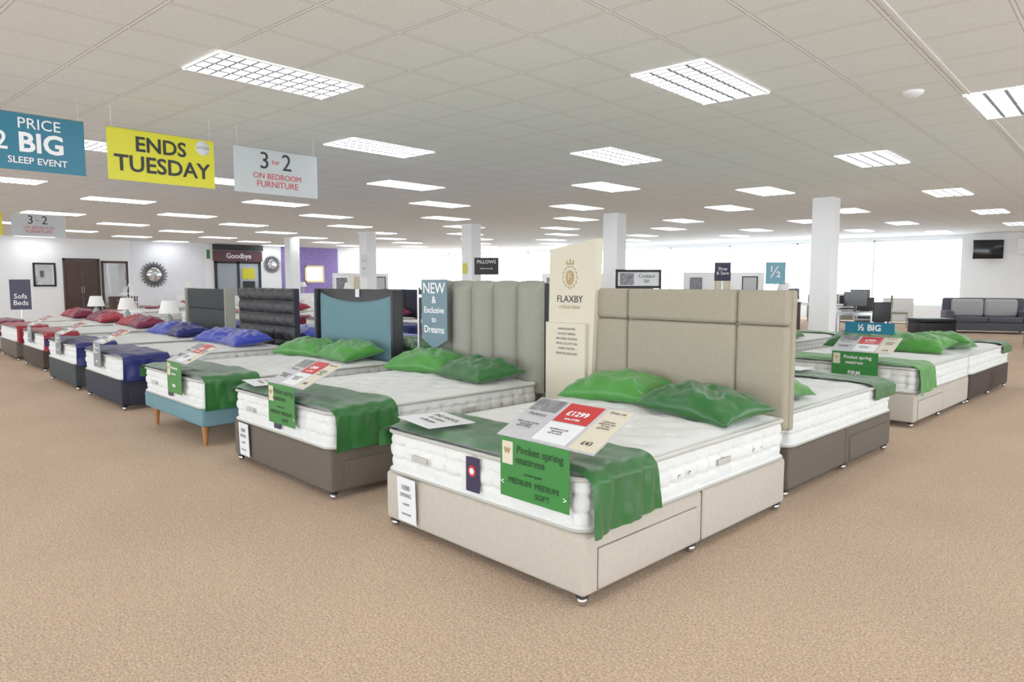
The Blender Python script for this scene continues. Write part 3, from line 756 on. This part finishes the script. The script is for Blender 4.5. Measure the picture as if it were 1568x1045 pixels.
def chest(u,v,rz,w=.9,h=.85,mat=trim_white,rows=4,lamp=True,force=False,d=.45):
    if not force and any(abs(u-a)<1.35 and abs(v-b)<1.5 for a,b in BEDC): return
    BEDC.append((u,v))
    e=empty('chest_of_drawers' if rows>2 else 'bedside_table',T(u,v,0)@RZ(rz))
    obj('carcass',boxes('c',[(-w/2,w/2,-d/2,d/2,.06,h-.03),(-w/2-.02,w/2+.02,-d/2-.02,d/2+.01,h-.03,h)],mat,.004,1),e)
    rh=(h-.14)/rows
    obj('drawer_fronts',boxes('c',[(-w/2+.03,w/2-.03,-d/2-.016,-d/2,.09+rh*i,.09+rh*(i+1)-.015) for i in range(rows)],mat,.004,1),e)
    obj('knobs',boxes('c',[(sx*w*.25-.015,sx*w*.25+.015,-d/2-.04,-d/2-.016,.08+rh*(i+.5)-.015,.08+rh*(i+.5)+.015) for i in range(rows) for sx in (-1,1)],m_alu,.006,2),e)
    obj('feet',boxes('c',[(x,x+.05,y,y+.05,0,.065) for x in (-w/2+.02,w/2-.07) for y in (-d/2+.02,d/2-.07)],mat),e)
    if lamp:
        l=empty('table_lamp',T(u,v,h+.001)@RZ(rz))
        obj('lamp_base',lathe('l',[(0,0),(.08,0),(.08,.015),(.03,.03),(.055,.1),(.07,.17),(.05,.24),(.015,.28),(.012,.34)],m_lampc,20),l)
        obj('lamp_shade',lathe('l',[(.17,.3),(.11,.52)],m_shade,24),l)
ottoman(-3.95,20.4,40)
ottoman(-5.1,19.4,40,.6,.5,.45,m_dark)
sofa(-3.25,23.4,20,2.0,m_sofa,m_sofac)
sofa(-1.0,19.0,60,1.9,m_greyf,m_matt)
sofa(-8.0,26.2,20,2.0,m_greyf,m_matt)
sofa(-14.8,27.2,10,2.0,m_sofa,m_sofac)
desk(-6.0,21.6,30); desk(-8.3,22.5,30)
desk(-4.9,17.3,40,1.2)
chair(-5.6,20.6,200); chair(-6.6,22.5,20); chair(-8.0,21.6,190); chair(-9.0,23.4,30,m_greyf); chair(-4.3,16.6,230); chair(-5.5,23.9,100,m_greyf)
for i,(u,v,rz) in enumerate(((-10.2,27.3,20),(-13.4,20.7,30),(-16.5,20.6,35),(-20.5,20.4,40),(-23.6,20.9,50),(-26.5,15.5,60),(-28.5,12.4,80),(-28.5,10.0,80),(-28.5,17.6,80),(-26.0,13.2,70),(-7.6,20.0,30),(-6.2,26.6,20),(-17.4,27.6,20),(-22.6,26.8,30),(-26,26,40),(-15.4,12.4,40),(-11.6,13.2,40),(-18.4,12.4,40),(-21.3,15.0,40),(-8.0,15.8,40))):
    chest(u,v,rz,mat=(trim_white,m_dwood,trim_white)[i%3],lamp=(i%2==0))
for X,Y in ((-12.75,4.2),(-15.1,4.2),(-17.3,4.2),(-15.0,9.5),(-17.3,9.5),(-20.1,7.2),(-22.8,8.6)):
    p=BW(X,Y); chest(p.x,p.y,-4,.38,.6,trim_white,2,True,True,.38)
chest(-17.4,6.25,60,.5,.75,trim_white,2,False,True)
e=empty('birdcage_lantern',T(-17.4,6.25,.752))
bmr=bmesh.new()
def ringtube(bm,r,z,t=.006,n=24):
    r_=bmesh.ops.create_circle(bm,segments=n,radius=r)
    vs=r_['verts']
    for v in vs: v.co.z=z
    ex=bmesh.ops.extrude_edge_only(bm,edges=list({e for v in vs for e in v.link_edges}))
    for g in ex['geom']:
        if isinstance(g,bmesh.types.BMVert): g.co.z+=t*2
for z in (.0,.2,.4): ringtube(bmr,.17,z)
for i in range(16):
    a=2*math.pi*i/16; pts=[(.17,0),(.17,.4),(.155,.48),(.11,.55),(.02,.6)]
    for (r0,z0),(r1,z1) in zip(pts,pts[1:]):
        q=Vector((-math.sin(a),math.cos(a),0))*.004
        p0=Vector((r0*math.cos(a),r0*math.sin(a),z0)); p1=Vector((r1*math.cos(a),r1*math.sin(a),z1))
        f=[bmr.verts.new(x) for x in (p0-q,p0+q,p1+q,p1-q)]; bmr.faces.new(f)
me=D.meshes.new('cage'); bmr.to_mesh(me); bmr.free(); me.materials.append(trim_white)
obj('cage_wires',me,e); obj('cage_finial',lathe('cf',[(0,.59),(.02,.6),(.025,.62),(.01,.64),(0,.66)],trim_white,12),e)
e=empty('wall_television',T(-4.0,V1-.3,2.5)@RZ(25))
obj('screen',boxes('tv',[(-.45,.45,-.03,.03,-.32,.32)],m_screen,.01,2),e); obj('bracket',boxes('tv',[(-.04,.04,.03,.2,-.05,.05)],m_black),e)
obj('air_conditioner',boxes('ac',[(-3.2,-2.5,V1-.24,V1-.01,2.3,2.85),(-3.15,-2.55,V1-.26,V1-.23,2.34,2.42)],trim_white,.02,3))

# ------------------------------------------------------------ camera / world
cam=D.cameras.new('camera'); co=link(D.objects.new('camera',cam)); cam.lens=24.75; cam.sensor_width=36
co.location=(0,0,1.48); co.rotation_euler=(math.radians(85),0,math.radians(CAMROT)); scn.camera=co
cam.clip_end=300
w=D.worlds.new('world'); scn.world=w; w.use_nodes=True
bg=w.node_tree.nodes['Background']; bg.inputs[0].default_value=(.88,.94,1,1); bg.inputs[1].default_value=7.0
